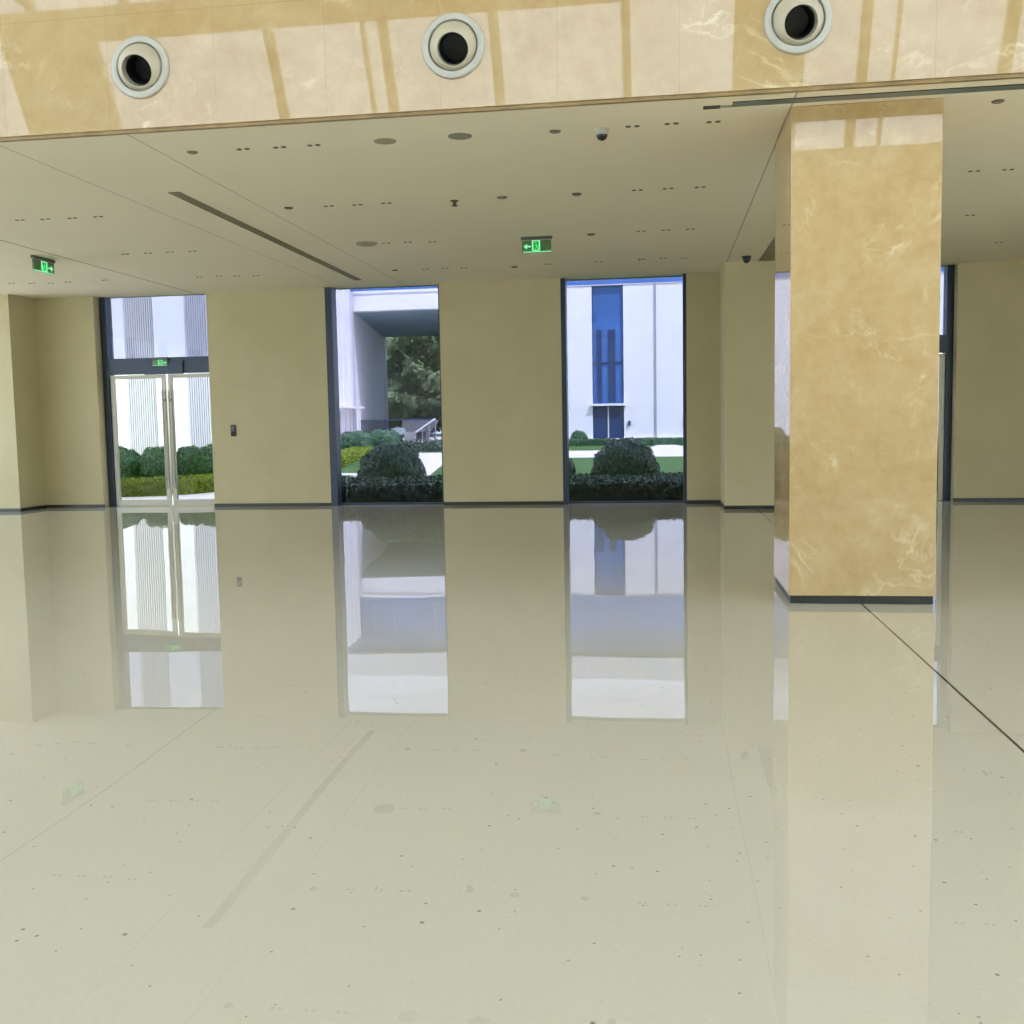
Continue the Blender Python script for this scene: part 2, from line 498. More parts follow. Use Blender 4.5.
# ------------------------------------------------------------------ windows and doors in the back wall
YG = 19.0
def window(n, x0, x1, jl, jr, label):
    w = thing('window_%d' % n, label, 'window', kind='structure')
    h = cz(YG) + .03
    obj('jamb', boxes((x0, x0 + jl, YB - .005, YB + .28, 0, h)), 'frame', w)
    obj('jamb', boxes((x1 - jr, x1, YB + (.14 if n == 1 else 0), YB + .28, 0, h)), 'frame', w)
    obj('sill', boxes((x0 + jl, x1 - jr, 19.15, 19.25, 0, .035)), 'frame', w)
    obj('glass_pane', boxes((x0 + jl, x1 - jr, 19.2, 19.212, .03, h)), 'glass_blue', w)
window(1, -6.26, -4.06, .13, .05, 'tall window looking out on the portal and its clipped round bush')
window(2, -1.80, 0.46, .09, .06, 'tall window looking out on the white facade with the blue glass strip')

def door(n, x0, x1, label, sx=0.0):
    d = thing('door_%d' % n, label, 'door', kind='structure')
    h = cz(19.0) + .03; yf = 19.2
    obj('jamb', boxes((x0, x0 + .13, yf - .03, yf + .2, 0, h)), 'frame', d)
    obj('jamb', boxes((x1 - .13, x1, yf - .03, yf + .2, 0, h)), 'frame', d)
    obj('header', boxes((x0 + .13, x1 - .13, yf - .03, yf + .2, 2.62, 2.93)), 'frame', d, bevel=.004)
    mid = (x0 + x1) / 2 + sx
    obj('closer_box', boxes((mid - .42, mid + .38, yf - .07, yf - .03, 2.60, 2.86)), 'frame', d)
    obj('glass_pane', boxes((x0 + .13, x1 - .13, yf + .06, yf + .07, 2.93, h)), 'glass_blue', d)
    mid = (x0 + x1) / 2 + sx
    for a, b, s in ((x0 + .13, mid - .02, 1), (mid + .02, x1 - .13, -1)):
        lf = obj('door_leaf', boxes((a, a + .09, yf, yf + .06, .01, 2.6), (b - .09, b, yf, yf + .06, .01, 2.6),
                                    (a + .09, b - .09, yf, yf + .06, .01, .13), (a + .09, b - .09, yf, yf + .06, 2.53, 2.6)), 'steel', d, bevel=.004)
        obj('glass', boxes((a + .09, b - .09, yf + .025, yf + .035, .13, 2.53)), 'glass_clear', lf)
        hx = b - .045 if s > 0 else a + .045
        bm = BM(); tube(bm, (hx, yf - .07, .35), (hx, yf - .07, 2.3), .018, 12)
        for z in (.55, 2.1): tube(bm, (hx, yf - .07, z), (hx, yf + .01, z), .012, 8)
        obj('pull_handle', bm, 'steel', lf, smooth=True)
    return d
door(1, -10.95, -8.30, 'glass double door in a steel frame at the left of the back wall', .0)
door(2, 2.69, 5.10, 'glass door half hidden behind the marble pillar')

# ------------------------------------------------------------------ nozzles in the beam
def nozzle(x, z, label):
    t = thing('air_nozzle', label, 'air nozzle', (x, YF, z), 'ball jet nozzles in the marble beam')
    R = Matrix.Rotation(PI / 2, 4, 'X')          # local +Z to world -Y
    bm = BM(); lathe(bm, [(.247, -.001), (.247, .012), (.240, .022), (.22, .028), (.197, .027), (.191, .018), (.190, -.12)], R, 64)
    obj('flange', bm, 'white_metal', t, smooth=True)
    T = Matrix.Translation((0, .035, 0)) @ Matrix.Rotation(math.radians(5), 4, 'Z') @ Matrix.Rotation(PI / 2 - math.radians(-23), 4, 'X')
    prof = []
    r = .19; h0 = math.asin(.126 / r)
    for k in range(15):
        a = math.radians(100) + (h0 - math.radians(100)) * k / 14
        prof.append((r * math.sin(a), r * math.cos(a)))
    prof += [(.122, r * math.cos(h0) + .001), (.118, r * math.cos(h0) - .006)]
    bm = BM(); lathe(bm, prof, T, 64)
    ball = obj('ball', bm, 'ball', t, smooth=True)
    zt_ = r * math.cos(h0) - .006
    bm = BM(); lathe(bm, [(.118, zt_), (.113, zt_ - .07)], T, 48)
    obj('throat', bm, 'tube', ball, smooth=True)
    bm = BM(); lathe(bm, [(.113, zt_ - .07), (.1, zt_ - .24), (0, zt_ - .24)], T, 48)
    obj('duct', bm, 'black', ball, smooth=True)
    return t
nozzle(*NOZ[0], 'white ball air nozzle at the left of the marble beam')
nozzle(*NOZ[1], 'white ball air nozzle in the middle of the marble beam')
nozzle(*NOZ[2], 'white ball air nozzle above the marble pillar at the right')

# ------------------------------------------------------------------ things on the ceiling
def ceil_at(o, x, y):
    o.location = (x, y, cz(y)); return o

def m_twin():
    bm = BM()
    for dx in (-.036, .036):
        lathe(bm, [(0, -.004), (.014, -.004), (.021, -.006), (.024, 0)], Matrix.Translation((dx, 0, 0)), 16)
    return bm
GROUP = 'small downlights in the low ceiling'
# world positions of the small recessed downlights, row by row from the beam to the windows
DL = [
 ('in the row nearest the marble beam', [ (-3.61, 8.82), (-3.28, 8.83), (-2.97, 8.83), (-0.22, 8.83), (0.10, 8.82), (0.44, 8.84) ]),
 ('in the second row from the marble beam', [ (-7.43, 11.36), (-7.12, 11.38), (-6.79, 11.40), (-6.46, 11.39), (-3.70, 11.45), (-3.37, 11.46), (-3.03, 11.45), (-0.24, 11.43), (0.09, 11.43), (0.43, 11.44), (3.18, 11.33), (3.51, 11.34) ]),
 ('in the third row from the marble beam', [ (-7.62, 14.12), (-7.27, 14.12), (-6.94, 14.12), (-6.60, 14.12), (-3.77, 14.17), (-3.46, 14.17), (-3.13, 14.24), (-0.25, 14.13), (0.08, 14.13), (0.40, 14.14), (3.90, 14.03) ]),
 ('in the row nearest the windows', [ (-11.09, 16.62), (-10.78, 16.73), (-10.49, 16.82), (-10.14, 16.78), (-9.42, 16.72), (-7.76, 16.83), (-7.40, 16.81), (-7.12, 16.89), (-6.79, 16.93), (-3.86, 16.98), (-3.52, 16.96), (-3.22, 17.05), (-1.81, 16.98), (-0.98, 16.93), (-0.29, 16.84), (0.05, 16.83), (0.38, 16.93), (5.04, 16.63) ]),
]
ORD = ['first', 'second', 'third', 'fourth', 'fifth', 'sixth', 'seventh', 'eighth', 'ninth', 'tenth', 'eleventh', 'twelfth', 'thirteenth', 'fourteenth', 'fifteenth', 'sixteenth', 'seventeenth', 'eighteenth']
proto = None
for rn, pts in DL:
    for k, (x, y) in enumerate(pts):
        if proto is None:
            proto = obj('ceiling_downlight', m_twin(), 'fixture_dark'); o = proto
        else:
            o = proto.copy(); C.objects.link(o)
        ceil_at(o, x, y)
        place = 'leftmost' if k == 0 else 'rightmost' if k == len(pts) - 1 else ORD[k] + ' from the left'
        tag(o, 'tiny twin-hole recessed downlight, %s %s' % (place, rn), 'downlight', GROUP)

def disc(name, r, h, mat, x, y, label, cat, group=None):
    bm = BM(); lathe(bm, [(0, -h), (r * .8, -h), (r, -h * .5), (r, 0)], seg=32)
    if name in ('ceiling_speaker',):
        lathe(bm, [(r * .98, 0), (r * 1.05, -.004), (r * 1.05, 0)], seg=32)
    o = obj(name, bm, mat, smooth=True); ceil_at(o, x, y)
    return tag(o, label, cat, group)
disc('ceiling_speaker', .092, .006, 'beige_disc', -2.335, 8.836, 'flat beige round cover in the ceiling left of centre, near the beam', 'ceiling speaker')
disc('ceiling_speaker', .098, .008, 'grey_disc', -1.675, 8.818, 'flat grey round cover in the ceiling near the beam, right of the beige one', 'ceiling speaker')
disc('smoke_detector', .046, .012, 'fixture', -4.08, 8.82, 'small grey oval detector at the left of the row nearest the beam', 'detector', 'small round detectors in the ceiling')
disc('smoke_detector', .048, .012, 'fixture', -.867, 8.84, 'small grey detector left of the dome camera near the beam', 'detector', 'small round detectors in the ceiling')
disc('smoke_detector', .048, .012, 'fixture', 2.617, 8.73, 'small grey detector in the ceiling right of the marble pillar', 'detector', 'small round detectors in the ceiling')
disc('smoke_detector', .05, .014, 'fixture_dark', -4.165, 11.43, 'small dark detector in the second row, above the window with the portal', 'detector', 'small round detectors in the ceiling')
disc('smoke_detector', .05, .014, 'fixture_dark', -.898, 11.455, 'small dark detector in the second row, above the green exit sign', 'detector', 'small round detectors in the ceiling')
disc('smoke_detector', .055, .014, 'fixture_dark', -.923, 14.19, 'small dark detector right of the centre exit sign', 'detector', 'small round detectors in the ceiling')
disc('smoke_detector', .06, .012, 'fixture', -1.718, 11.44, 'small flat grey fitting right of the hanging sprinkler cup', 'detector', 'small round detectors in the ceiling')
disc('smoke_detector', .055, .014, 'fixture_dark', -2.39, 17.15, 'tiny dark detector in the row nearest the windows, between both tall windows', 'detector', 'small round detectors in the ceiling')
disc('smoke_detector', .05, .012, 'fixture_dark', -4.37, 16.95, 'tiny dark detector in the row nearest the windows, above the window with the portal', 'detector', 'small round detectors in the ceiling')
disc('round_diffuser', .15, .03, 'beige_disc', -4.03, 14.1, 'shallow round ceiling diffuser with a dark rim, left of the third downlight row', 'diffuser')
# sprinkler cup
bm = BM(); lathe(bm, [(.045, 0), (.045, -.012), (.02, -.016), (.02, -.05), (.034, -.055), (.034, -.062), (0, -.062)], seg=20)
o = obj('sprinkler', bm, 'fixture_dark', smooth=True); ceil_at(o, -2.263, 11.5); tag(o, 'small sprinkler head hanging from the ceiling above the panel between the windows', 'sprinkler')

def dome(x, y, r, label, base='white_metal'):
    t = thing('dome_camera', label, 'camera', (x, y, cz(y)), 'security cameras on the ceiling')
    bm = BM(); lathe(bm, [(r * 1.15, 0), (r * 1.15, -r * .35), (r * 1.0, -r * .9), (r * .9, -r * .95)], seg=32)
    obj('housing', bm, base, t, smooth=True)
    prof = [(r * .9 * math.cos(a), -r * .95 - r * .85 * math.sin(a)) for a in [PI / 2 * k / 8 for k in range(8)]] + [(0, -r * 1.8)]
    bm = BM(); lathe(bm, prof, seg=32)
    obj('dome', bm, 'blackgloss', t, smooth=True)
dome(-.476, 8.87, .052, 'white dome camera with a black lens near the marble beam')
dome(1.361, 17.0, .062, 'black dome camera on the ceiling in front of the pier left of the pillar', 'black')

# linear diffusers
def slot(x0, x1, y0, y1, skew, label, group):
    t = thing('linear_diffuser', label, 'air diffuser', (0, 0, 0), group)
    def strip(a, b, ya, yb2, d, name, mat):
        bm = BM(); vs = []
        for dz in (0, d):
            for (x, y) in ((a, ya), (b, ya), (b, yb2), (a, yb2)):
                vs.append(bm.verts.new((x + skew * (y - y0), y, cz(y) - dz)))
        for f in ((0, 3, 2, 1), (4, 5, 6, 7), (0, 1, 5, 4), (1, 2, 6, 5), (2, 3, 7, 6), (3, 0, 4, 7)):
            bm.faces.new([vs[i] for i in f])
        obj(name, bm, mat, t)
    w = x1 - x0
    strip(x0, x1, y0, y1, .003, 'backing', 'diffuser')
    strip(x0, x0 + .012, y0, y1, .007, 'frame', 'fixture')
    strip(x1 - .012, x1, y0, y1, .007, 'frame', 'fixture')
    for k in (1, 2, 3):
        c = x0 + w * k / 4
        strip(c - .004, c + .004, y0 + .01, y1 - .01, .006, 'slat', 'diffuser')
slot(-5.07, -4.945, 10.34, 18.06, -.042, 'long dark linear air diffuser slot on the left of the ceiling', 'linear air diffusers')
slot(1.58, 1.86, 10.34, 17.93, .004, 'linear air diffuser slot partly hidden behind the marble pillar', 'linear air diffusers')

# steel shutter track in the ceiling in front of the pillar
t = thing('shutter_track', 'long grey metal track in the ceiling edge just in front of the pillar', 'track', (0, 0, 0))
def trk(x0, x1, y0, y1, zt_, zb_, mat, name):
    obj(name, boxes((x0, x1, y0, y1, zb_, zt_)), mat, t)
trk(.56, 6.5, 8.30, 8.43, 3.945, 3.934, 'slotmetal', 'track')
trk(.56, 6.5, 8.296, 8.304, 3.946, 3.930, 'skirting', 'edge')
trk(.47, .56, 8.38, 8.43, 3.945, 3.932, 'white_metal', 'end_plate')
trk(.34, .47, 8.37, 8.44, 3.945, 3.931, 'skirting', 'end_cap')

# ------------------------------------------------------------------ exit signs
def glyphs(t, w, h, flip, y):
    """running man door, arrow and lettering line on the face of a panel w x h, local XZ, facing -Y"""
    def q(name, rects, mat='green_glow'):
        bm = BM()
        for r in rects:
            x0, x1, z0, z1 = r
            if flip: x0, x1 = -x1, -x0
            bx(bm, x0 * w, x1 * w, y - .004, y, -h + z0 * h, -h + z1 * h)
        obj(name, bm, mat, t)
    q('door_symbol', [(-.16, -.11, .16, .98), (.07, .12, .16, .98), (-.11, .07, .90, .98), (-.11, .07, .12, .2)], 'green_pale')
    # running figure
    bm = BM()
    def tb(a, b, r):
        s = -1 if flip else 1
        tube(bm, (s * a[0] * w, y - .004, -h + a[1] * h), (s * b[0] * w, y - .004, -h + b[1] * h), r * h, 6)
    tb((-.02, .66), (.02, .42), .05); tb((-.02, .62), (-.08, .5), .03); tb((-.01, .62), (.05, .56), .03)
    tb((.02, .42), (-.05, .34), .035); tb((-.05, .34), (-.05, .22), .03); tb((.02, .42), (.05, .25), .035)
    lathe(bm, [(0, .0), (.06 * h, .004), (0, .008)], Matrix.Translation(((-1 if flip else 1) * -.03 * w, y - .004, -h + .78 * h)) @ Matrix.Rotation(PI / 2, 4, 'X'), 12)
    obj('running_figure', bm, 'green_glow', t)
    # arrow
    bm = BM(); s = -1 if flip else 1
    pts = [(-.44, .5), (-.33, .74), (-.33, .56), (-.2, .56), (-.2, .44), (-.33, .44), (-.33, .26)]
    A = [bm.verts.new((s * a * w, y - .005, -h + b * h)) for a, b in pts]
    B = [bm.verts.new((s * a * w, y, -h + b * h)) for a, b in pts]
    bm.faces.new(A); bm.faces.new(B[::-1])
    for i in range(len(A)):
        j = (i + 1) % len(A); bm.faces.new((A[i], A[j], B[j], B[i]))
    obj('arrow', bm, 'green_pale', t)
    rr = []; x = -.46
    while x < .44:
        rr.append((x, x + .075, .02, .1)); x += .09
    q('lettering', rr, 'green_pale')

def exit_sign(loc, w, h, flip, rotz, label):
    t = thing('exit_sign', label, 'exit sign', loc, 'green exit signs', rotz=rotz)
    obj('housing', boxes((-w / 2 - .015, w / 2 + .015, -.022, .022, -.042, 0.0)), 'sign_bar', t, bevel=.004)
    p = thing_part('panel', boxes((-w / 2, w / 2, -.006, .006, -.05 - h, -.05)), 'sign_panel', t)
    e = bpy.data.objects.new('face', None)
    glyphs_parent = p
    glyphs_off(p, w, h, flip)
    return t
def thing_part(name, bm, mat, parent):
    return obj(name, bm, mat, parent)
def glyphs_off(p, w, h, flip):
    before = set(bpy.data.objects)
    glyphs(p, w, h, flip, -.007)
    for o in set(bpy.data.objects) - before:
        o.location = (0, 0, -.05)
s = exit_sign((-1.665, 14.19, cz(14.19)), .40, .165, False, 0, 'green exit sign with a left arrow hanging at the centre of the ceiling')
s = exit_sign((-8.89, 14.10, cz(14.1) - .005), .52, .165, True, PI / 2, 'green exit sign hanging side-on at the left of the ceiling')
s = exit_sign((-9.70, 19.115, 2.93), .31, .115, True, 0, 'small green exit sign on the header of the glass double door')

# card reader on the wall
t = thing('card_reader', 'small black card reader on the beige wall right of the glass door', 'card reader', (-8.175, YB, 1.475))
obj('body', boxes((-.05, .05, -.022, 0, -.11, .11)), 'black', t, bevel=.006)
obj('screen', boxes((-.038, .038, -.026, -.02, -.02, .09)), 'blackgloss', t)

# ------------------------------------------------------------------ planting
def leafy(name, centre, rad, n, leaf, mat, boxy=1.0, seed=0, flat_bottom=True):
    """clipped shrub: a displaced core with individual leaves over it"""
    rnd = random.Random(seed)
    bm = BM()
    cx, cy, czc = 0, 0, 0
    bmesh.ops.create_icosphere(bm, subdivisions=3, radius=1.0)
    ph = [rnd.uniform(0, 6) for _ in range(6)]
    def shape(v):
        x, y, z = v
        if boxy < 1:
            p = 2 / boxy
            k = (abs(x) ** p + abs(y) ** p + abs(z) ** p) ** (-1 / p)
            x, y, z = x * k, y * k, z * k
        d = 1 + .05 * math.sin(5 * x + ph[0]) * math.sin(5 * y + ph[1]) + .04 * math.sin(9 * z + ph[2] + 6 * x)
        return Vector((x * rad[0] * d, y * rad[1] * d, z * rad[2] * d))
    for v in bm.verts:
        v.co = shape(v.co.normalized()) * .93
    for _ in range(n):
        z = rnd.uniform(-.5 if flat_bottom else -1, 1); a = rnd.uniform(0, 2 * PI); r = math.sqrt(max(0, 1 - z * z))
        d = Vector((r * math.cos(a), r * math.sin(a), z))
        p = shape(d) * rnd.uniform(.9, 1.03)
        nrm = (d + Vector([rnd.uniform(-.7, .7) for _ in range(3)])).normalized()
        u = nrm.cross(Vector([rnd.uniform(-1, 1) for _ in range(3)])).normalized(); w = nrm.cross(u)
        s = leaf * rnd.uniform(.6, 1.3)
        vs = [bm.verts.new(p + u * s + nrm * s * .1), bm.verts.new(p + w * s * .45), bm.verts.new(p - u * s), bm.verts.new(p - w * s * .45)]
        bm.faces.new(vs)
    me = bpy.data.meshes.new(name); bm.to_mesh(me); bm.free(); me.materials.append(M[mat])
    o = bpy.data.objects.new(name, me); C.objects.link(o)
    o.location = centre
    return o

def hedge(pts, width, h, n, leaf, mat, label, seed=0, group=None, z0=-.03):
    """low clipped hedge along a polyline"""
    rnd = random.Random(seed); bm = BM()
    pts = [Vector((x, y, 0)) for x, y in pts]
    for a, b in zip(pts, pts[1:]):
        d = (b - a); L = d.length; d.normalize(); s = Vector((-d.y, d.x, 0)) * width / 2
        k = max(1, int(L / .5))
        for i in range(k):
            p = a + d * (L * i / k); q = a + d * (L * (i + 1) / k + .02)
            hh = h * .93 * rnd.uniform(.95, 1.02)
            prism(bm, [(v.x, v.y) for v in (p - s * .95, q - s * .95, q + s * .95, p + s * .95)], z0, hh)
    tot = sum((b - a).length for a, b in zip(pts, pts[1:]))
    for a, b in zip(pts, pts[1:]):
        d = (b - a); L = d.length; d.normalize(); s = Vector((-d.y, d.x, 0))
        for _ in range(int(n * L / tot)):
            u = rnd.random() * L; f = rnd.random()
            if f < .45: off = rnd.uniform(-1, 1) * width / 2; z = h * rnd.uniform(.9, 1.08)
            else:
                off = (width / 2) * rnd.choice((-1, 1)) * rnd.uniform(.93, 1.05); z = rnd.uniform(z0 + .02, h)
            p = a + d * u + s * off; p.z = z
            nrm = Vector([rnd.uniform(-1, 1) for _ in range(3)]).normalized()
            uu = nrm.cross(Vector([rnd.uniform(-1, 1) for _ in range(3)])).normalized(); w = nrm.cross(uu)
            t_ = leaf * rnd.uniform(.6, 1.3)
            bm.faces.new([bm.verts.new(p + uu * t_), bm.verts.new(p + w * t_ * .45), bm.verts.new(p - uu * t_), bm.verts.new(p - w * t_ * .45)])
    me = bpy.data.meshes.new('hedge'); bm.to_mesh(me); bm.free(); me.materials.append(M[mat])
    o = bpy.data.objects.new('hedge', me); C.objects.link(o)
    return tag(o, label, 'hedge', group)

# ground
struct('ground', boxes((-120, 100, YO, 190, -.3, -.03)), 'lawn', 'green lawn of the garden outside', 'lawn').name = 'lawn'
def pave(pts, label, z=-.012):
    bm = BM(); prism(bm, pts, -.1, z)
    struct('paving', bm, 'paving', label, 'paving')
pave([(-13.6, 45.5), (16, 44.6), (16, 56.0), (-13.6, 56.5)], 'pale pink paved path crossing the lawn')
pave([(-13.4, 55), (-11.8, 45.4), (-9.0, 27.6), (-6.55, 27.9), (-8.43, 39.3), (-9.0, 45.6), (-9.2, 55)], 'pale walkway beside the round bush in the left window', -.010)
pave([(-.9, 74), (-.3, 66), (-1.0, 56), (9, 56), (3.4, 58), (1.2, 64), (.4, 74)], 'path curving up to the white facade', -.011)
pave([(-14.0, 32.0), (-8.0, 31.4), (-8.0, 32.4), (-14.0, 33.6)], 'narrow pale cross path beyond the left window', -.014)
pave([(-12.4, YO), (-7.9, YO), (-7.9, 26.5), (-10.3, 26.5), (-12.4, 22.2)], 'pale paving in front of the glass double door', -.012)

pave([(-80, -40), (XL - .3, -40), (XL - .3, YO), (-80, YO)], 'unseen pale paving added outside the left end of the hall to bounce sunlight in')  # unseen, added to throw sunlight up onto the low ceiling
pave([(XR + .3, -40), (80, -40), (80, YO), (XR + .3, YO)], 'unseen pale paving added outside the right end of the hall to bounce sunlight in')  # same added bounce paving on the other side
pave([(XL - .3, -40), (XR + .3, -40), (XR + .3, YA - .3), (XL - .3, YA - .3)], 'pale paving behind the atrium')
# hedge row just outside the two tall windows, and the round bushes in it
hedge([(-8.2, 21.25), (-3.2, 21.25)], 2.9, .36, 9000, .045, 'leaf_dark', 'dark low hedge right outside the tall window with the portal', 1, 'dark hedges outside the tall windows')
hedge([(-2.9, 21.25), (1.6, 21.25)], 2.9, .36, 8500, .045, 'leaf_dark', 'dark low hedge right outside the tall window with the white facade', 2, 'dark hedges outside the tall windows')
hedge([(2.6, 21.8), (6.5, 21.8)], 2.0, .95, 5000, .05, 'leaf_dark', 'dark hedge outside the door behind the marble pillar', 12)
def bush(c, r, n, leaf, mat, label, seed, group=None, boxy=1.0):
    return tag(leafy('round_bush', c, r, n, leaf, mat, boxy, seed), label, 'bush', group)
bush((-6.14, 23.0, .40), (.76, .76, .72), 5200, .045, 'leaf_dark', 'round clipped bush in the middle of the window with the portal', 3)
bush((-.785, 23.0, .42), (.73, .73, .72), 5200, .045, 'leaf_dark', 'large round clipped bush in the middle of the window with the white facade', 4)
bush((-2.62, 23.2, .33), (.72, .72, .60), 3500, .045, 'leaf_dark', 'round bush cut off by the left edge of the window with the white facade', 5)
# far planting
hedge([(-9.0, 68.5), (-3.0, 68.5)], 1.2, .40, 1500, .08, 'leaf_dark', 'clipped far hedge left of the blue glass entrance', 6)
hedge([(-1.3, 70), (-.6, 68.0), (9, 68.0)], 1.2, .40, 2000, .08, 'leaf_dark', 'clipped far hedge at the foot of the white facade on the right', 7)
bush((-5.65, 71.5, .42), (.58, .55, .56), 1500, .07, 'leaf_dark', 'small round far bush left of the blue glass strip', 8)
hedge([(-12.6, 37.5), (-13.6, 41.5), (-15.2, 51), (-17.3, 60)], 1.3, .38, 9000, .07, 'leaf_yellow', 'low yellow-green hedge curving away in the left window', 9)
for k, (x, y, rx, h) in enumerate(((-17.6, 54, .85, 1.08), (-16.4, 55, .95, 1.22), (-15.2, 56, 1.0, 1.28))):
    bush((x - .2, y, h * .4), (rx, .8, h * .62), 1800, .07, 'leaf_dark', ['leftmost', 'middle', 'rightmost'][k] + ' of three clipped bushes behind the yellow-green hedge', 20 + k, 'clipped bushes behind the yellow hedge', .55)
hedge([(-17.4, 60.6), (-8.5, 59.8)], 1.5, .60, 4500, .1, 'leaf_silver', 'silvery green hedge in front of the raised terrace', 10)
# outside the double door
hedge([(-15.5, 21.9), (-13.0, 22.3), (-11.5, 22.9), (-10.8, 25.0)], .9, .36, 6500, .045, 'leaf_yellow', 'bright yellow-green hedge seen through the glass double door', 11)
for k, (x, y, r, zc) in enumerate(((-14.2, 25.6, .60, .42), (-13.3, 25.8, .52, .42), (-12.62, 26.3, .48, .42), (-12.0, 26.2, .54, .42), (-11.75, 27.3, .60, .42))):
    bush((x, y, zc), (r, r, .66), 2600, .05, 'leaf_mid',
         ['bush at the left edge of the left door leaf', 'round bush behind the left door leaf', 'bush behind the steel stiles of the glass door',
          'round bush behind the right door leaf', 'bush cut off by the right edge of the right door leaf'][k], 30 + k, 'bushes outside the glass door')

# ------------------------------------------------------------------ main building across the garden
b = thing('building', 'large white building with a blue glass strip across the garden', 'building', (0, 80, 0))
YF2 = 0.0
obj('wall', boxes((-12, -5.22, 0, 24, 0, 11.95), (-2.82, 30, 0, 24, 0, 11.95)), 'facade', b)
obj('portal_beam', boxes((-24.2, -12, 0, 1.0, 10.65, 12.2)), 'facade', b)
obj('portal_soffit', boxes((-29, -12, 1.0, 24, 10.65, 12.1)), 'soffit', b)
bm = BM(); prism(bm, [(-24.2, 0), (-28.2, 24), (-28.8, 24), (-24.8, 0)], 0, 12.1); obj('portal_wall', bm, 'portal_stone', b)
obj('column', boxes((-28.25, -27.95, 23.4, 24, 0, 10.65)), 'facade', b)
obj('column', boxes((-28.9, -28.5, 21, 21.4, 0, 10.65)), 'bluedark', b)
obj('glass_band', boxes((-40, 30, .1, 3, 11.95, 16.7)), 'skyglass', b)
bm = BM()
x = -40
while x < 30:
    bx(bm, x, x + .05, .02, .1, 12.3, 16.7); x += 1.68
bx(bm, -40, 30, -.05, .1, 11.93, 12.02)
obj('band_mullions', bm, 'rib_pale', b)
obj('upper_band', boxes((-40, 30, -.8, 3, 16.7, 18.6)), 'facade_grey', b)
obj('parapet', boxes((-40, 30, .4, 3, 18.6, 30)), 'facade_top', b)
obj('glass_strip', boxes((-5.22, -2.82, .25, 24, 0, 11.95)), 'skyglass', b)
obj('strip_mullion', boxes((-5.22, -2.82, .15, .25, 6.05, 6.13), (-5.22, -5.17, .15, .25, 0, 12.1), (-2.87, -2.82, .15, .25, 0, 12.1)), 'bluedark', b)
obj('inner_column', boxes((-4.85, -4.5, .17, .25, 3, 8.6), (-4.0, -3.45, .17, .25, 3, 8.6)), 'bluedark', b)
obj('canopy', boxes((-5.35, -2.65, -.35, .25, 2.78, 2.95)), 'facade', b)
dr = obj('entrance_door', boxes((-5.15, -4.08, .12, .2, .3, 2.7), (-3.98, -2.9, .12, .2, .3, 2.7)), 'bluedark', b)
obj('door_post', boxes((-4.08, -3.98, .08, .2, .3, 2.75)), 'facade_grey', dr)
obj('downpipe', boxes((-.43, -.33, -.12, 0, .2, 12.1)), 'rib_grey', b)
obj('wall_box', boxes((-2.5, -2.32, -.15, 0, 1.25, 1.6)), 'bluedark', b)
obj('wall_box', boxes((1.75, 1.9, -.15, 0, 1.35, 1.7)), 'bluedark', b)
obj('plinth', boxes((-12, 30, -.3, 0, -.05, .28)), 'facade_grey', b)
obj('portal_floor', boxes((-28.2, -12, 0, 25, 0, .58)), 'paving', b)
# glazed back of the portal
obj('portal_glass', boxes((-27.9, -12, 23.9, 23.92, .6, 10.65)), glass('portal_glass', (.8, .88, .9, 1)), b)

# left wing with ribbed panels
w = thing('building_wing', 'tall wing with white and ribbed grey panels seen through the glass door', 'building', (0, 54, 0))
obj('wall', boxes((-60, -24.35, .3, 25.8, 0, 15.5)), 'facade_grey', w)
WP = [(-31.0, -29.42, 'w'), (-29.42, -27.66, 'r'), (-27.66, -25.86, 'w'), (-25.86, -24.35, 'r'), (-33.2, -31.0, 'r'), (-36, -33.2, 'w')]
for x0, x1, k in WP:
    if k == 'w':
        obj('white_panel', boxes((x0, x1, -.12, .3, 0, 15.5)), 'facade', w)
    else:
        bk = obj('ribbed_panel', boxes((x0, x1, .15, .3, 0, 15.5)), 'rib_dark' if x0 < -26 else 'rib_grey', w)
        bm = BM(); x = x0 + .03
        while x < x1 - .08:
            bx(bm, x, x + .07, .0, .15, 0, 15.5); x += .13
        obj('ribs', bm, 'facade_grey' if x0 < -26 else 'rib_pale', bk)
# side of the wing that runs back to the portal
bm = BM(); y = 16.0
while y < 25.5:
    bx(bm, -24.35, -24.2, y, y + .9, 0, 15.5); y += 1.25
obj('side_ribs', bm, 'facade', w)
obj('side_canopy', boxes((-24.35, -23.2, 19.5, 25.4, 2.95, 3.1)), 'facade', w)
obj('corner_column', boxes((-24.35, -24.05, 25.2, 25.75, 0, 12.1)), 'rib_pale', w)

# raised terrace with ramp, railing and balustrade in front of the portal
t = thing('terrace', 'raised pale terrace in front of the dark portal', 'terrace', (0, 63, 0))
obj('slab', boxes((-24.2, -12.2, 0, 16.9, -.03, .58)), 'paving', t)
obj('kerb', boxes((-16.0, -9.0, -1.2, -.2, -.03, .62)), 'concrete_dark', t)
obj('pier_block', boxes((-15.75, -15.2, -.6, 0, -.03, 1.12)), 'concrete', t)
bm = BM()
A = [(-16.05, -.1, 1.85), (-13.9, -.1, 1.85), (-14.5, -.1, 1.1), (-15.75, -.1, 1.1)]
va = [bm.verts.new(p) for p in A]; vb = [bm.verts.new((x, y + 1.2, z)) for x, y, z in A]
bm.faces.new(va); bm.faces.new(vb[::-1])
for i in range(4): bm.faces.new((va[i], va[(i + 1) % 4], vb[(i + 1) % 4], vb[i]))
bx(bm, -15.7, -14.55, 0.1, 1.0, .5, 1.12)
obj('parapet_block', bm, 'concrete_dark', t)
rl = thing('ramp_railing', 'white sloping handrail on posts beside the ramp of the terrace', 'railing', (0, 62.0, 0))
